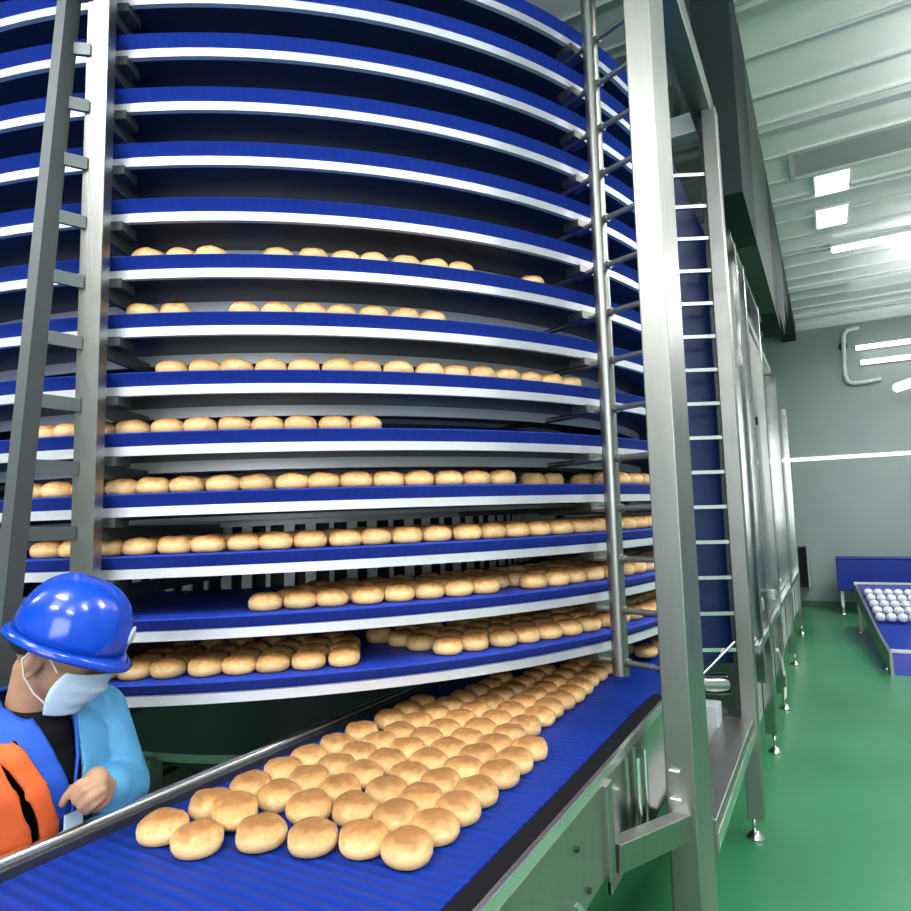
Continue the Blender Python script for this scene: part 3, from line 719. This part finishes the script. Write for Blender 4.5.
# jacket shell cut into its coloured panels
shell = blob('shell', shift(torso(.026) + [(P_(-.02, .13, -.03), (.06, .07, .05), rotB), (P_(-.02, -.13, -.03), (.06, .07, .05), rotB)] + limb(P_(-.05, .07, .0), P_(-.05, -.07, .0), .05, .05)
     + limb(ls, le, .072, .062) + limb(le, lwr + (le - lwr).normalized() * .045, .060, .046) + limb(rs, re_, .072, .062) + limb(re_, rw, .060, .050)), .006, sky, 8)
nb = NB + OFF
def fl(p): q = p - nb; return q.dot(F_), q.dot(L_s), q.z
def openR(u): return -.040 + .088 * min(1, max(0, (-u) / .27))       # right-hand lapel edge
def openL(u): return .050 - .012 * min(1, max(0, (-u) / .27))
def in_open(p):
    f, l, u = fl(p); return f > -.02 and openR(u) < l < openL(u) and u < .06
def is_neckhole(p):
    f, l, u = fl(p); return u > .0 and abs(l) < .062 and f > -.055
def rightside(p): return fl(p)[1] < (openR(fl(p)[2]) + openL(fl(p)[2])) / 2
def lapel(p):
    f, l, u = fl(p)
    if u > -.035 and abs(l) < .115 and rightside(p): return True
    return rightside(p) and l > openR(u) - .055 + .10 * min(.28, max(0, -u)) and f > -.03
def slit(p):
    f, l, u = fl(p); c = openR(u) - .098 + .10 * min(.28, max(0, -u)); w = .010 * math.sin(PI * min(1, max(0, (-u - .04) / .26)))
    return f > 0 and abs(l - c) < w
keepbase = lambda p: not in_open(p) and not is_neckhole(p)
put('jacket', cutmesh(shell, lambda p: keepbase(p) and not rightside(p), 'jacket'), sky, person, .006)['label'] = 'light blue jacket half with raised sleeve'
put('lapel', cutmesh(shell, lambda p: keepbase(p) and lapel(p), 'lapel'), royal, person, .008)['label'] = 'royal blue lapel'
put('vest', cutmesh(shell, lambda p: keepbase(p) and rightside(p) and not lapel(p) and not slit(p), 'vest'), orange, person, .014)['label'] = 'orange vest half'
# collar standing behind the neck, cord and badge
cl = MB(); v = []; f = []
for i in range(19):
    a = PI * (.22 + 1.28 * i / 18) + YB
    c_, s_ = math.cos(a), math.sin(a); drop = .05 * max(0, math.cos(a - YB)) + .025 * (1 if i in (0, 18) else 0)
    for (r, z) in ((.090, -.045 - drop), (.086, .012 - drop * .8), (.080, .036 - drop * .6)):
        v.append(nb + Vector((c_ * r, s_ * r * 1.08, z)) - F_ * .012)
for i in range(18):
    for j in range(2): f.append((i * 3 + j, i * 3 + j + 1, i * 3 + 4 + j, i * 3 + 3 + j))
cl.add(v, f, True); c_o = cl.build('collar', royal, person); q = c_o.modifiers.new('s', 'SOLIDIFY'); q.thickness = .006; q.offset = 1
MB().tube([nb + F_ * .075 + L_s * .045 + U_ * -.01, nb + F_ * .100 + L_s * .034 + U_ * -.09, nb + F_ * .104 + L_s * .022 + U_ * -.20], .0035, 8).build('lanyard', royal, person)
bd = MB().box(-.003, .003, -.02, .02, -.05, 0).build('badge', mask_m, person); bd.location = nb + F_ * .108 + L_s * .022 + U_ * -.20; bd.rotation_euler = (0, 0, YB)
# mask
mk = MB(); v = []; f = []; NA, NZ = 21, 33
for j in range(NZ):
    t = j / (NZ - 1)
    for i in range(NA):
        s_ = -1 + 2 * i / (NA - 1)
        a = s_ * R_(72 - 10 * abs(2 * t - 1) ** 2)
        z = -.016 - .102 * t + .004 * math.cos(s_ * 3)
        bulge = .105 - .020 * t ** 2 + (.010 * math.exp(-(s_ / .25) ** 2) * (1 - t)) + .010 * math.exp(-((t - .4) / .25) ** 2) * (1 - abs(s_)) - .012 * (abs(s_) ** 2) + .0016 * math.sin(t * 21) * (1 - s_ * s_)
        v.append(H_(bulge * math.cos(a) * 1.0 + .002, (.078 - .022 * t) * math.sin(a) * 1.08, z) + OFF)
for j in range(NZ - 1):
    for i in range(NA - 1): f.append((j * NA + i, j * NA + i + 1, (j + 1) * NA + i + 1, (j + 1) * NA + i))
mo = mk.add(v, f, True).build('face_mask', mask_m, person); q = mo.modifiers.new('s', 'SOLIDIFY'); q.thickness = .003; q.offset = 1
for sgn in (-1, 1):
    MB().tube([H_(.030, sgn * .080, -.024) + OFF, H_(.004, sgn * .084, .0) + OFF, H_(-.030, sgn * .088, .014) + OFF], .0018, 6).build('ear_loop', whiteplastic, mo)
    MB().tube([H_(.032, sgn * .066, -.094) + OFF, H_(.006, sgn * .077, -.078) + OFF, H_(-.024, sgn * .083, -.052) + OFF, H_(-.042, sgn * .087, -.02) + OFF, H_(-.030, sgn * .088, .014) + OFF], .0018, 6).build('ear_loop', whiteplastic, mo)
# helmet
hm = MB(); v = []; f = []; n = 48; rows = 14
def hel(i, a):
    t = i / (rows - 1); ph = t * PI / 2
    r = math.cos(ph) ** .82; z = math.sin(ph) ** 1.0
    rx, ry, rz = .118, .104, .136
    ridge = .006 * math.exp(-(math.sin(a) / .20) ** 2) * math.sin(ph * 2) ** .5 if 0 < t < 1 else 0
    shoulder = .004 * math.exp(-((math.sin(a) ** 2 - .35) / .12) ** 2) * (1 if .15 < t < .75 else 0)
    return Vector(((rx + ridge + shoulder) * r * math.cos(a), (ry + shoulder) * r * math.sin(a), (rz + ridge) * z))
for i in range(rows):
    for k in range(n): v.append(hel(i, 2 * PI * k / n))
for i in range(rows - 1):
    for k in range(n): f.append((i * n + k, i * n + (k + 1) % n, (i + 1) * n + (k + 1) % n, (i + 1) * n + k))
# brim: flares out, longer as a visor at the front
b0 = len(v)
for (e, dz) in ((.0, .0), (.005, -.005), (.009, -.014), (.008, -.019), (-.003, -.014)):
    for k in range(n):
        a = 2 * PI * k / n; vis = max(0, math.cos(a)) ** 3 * .024 + max(0, -math.cos(a)) ** 4 * .008
        ex_ = e + (vis * min(1, e / .012) if e > 0 else 0); p = hel(0, a); d = Vector((math.cos(a), math.sin(a), 0))
        v.append(p + d * ex_ + Vector((0, 0, dz - vis * .35 * (e > 0))))
for j in range(4):
    for k in range(n): f.append((b0 + (j + 1) * n + k, b0 + (j + 1) * n + (k + 1) % n, b0 + j * n + (k + 1) % n, b0 + j * n + k))
ho_ = hm.add(v, f, True).build('hard_hat', helm_m, person)
ho_.location = H_(.004, 0, .026) + OFF; ho_.rotation_euler = (RH @ Matrix.Rotation(R_(-2), 3, 'Y')).to_euler()
q = ho_.modifiers.new('s', 'SOLIDIFY'); q.thickness = .003; q.offset = -1
# pale emblem disc on the front of the helmet
em = MB().lathe([(.0, .0), (.020, .0), (.021, .002), (.019, .004), (.0, .0045)], 20).build('helmet_emblem', mask_m, ho_)
em.location = (.1155, 0, .045); em.rotation_euler = (0, R_(84), 0)
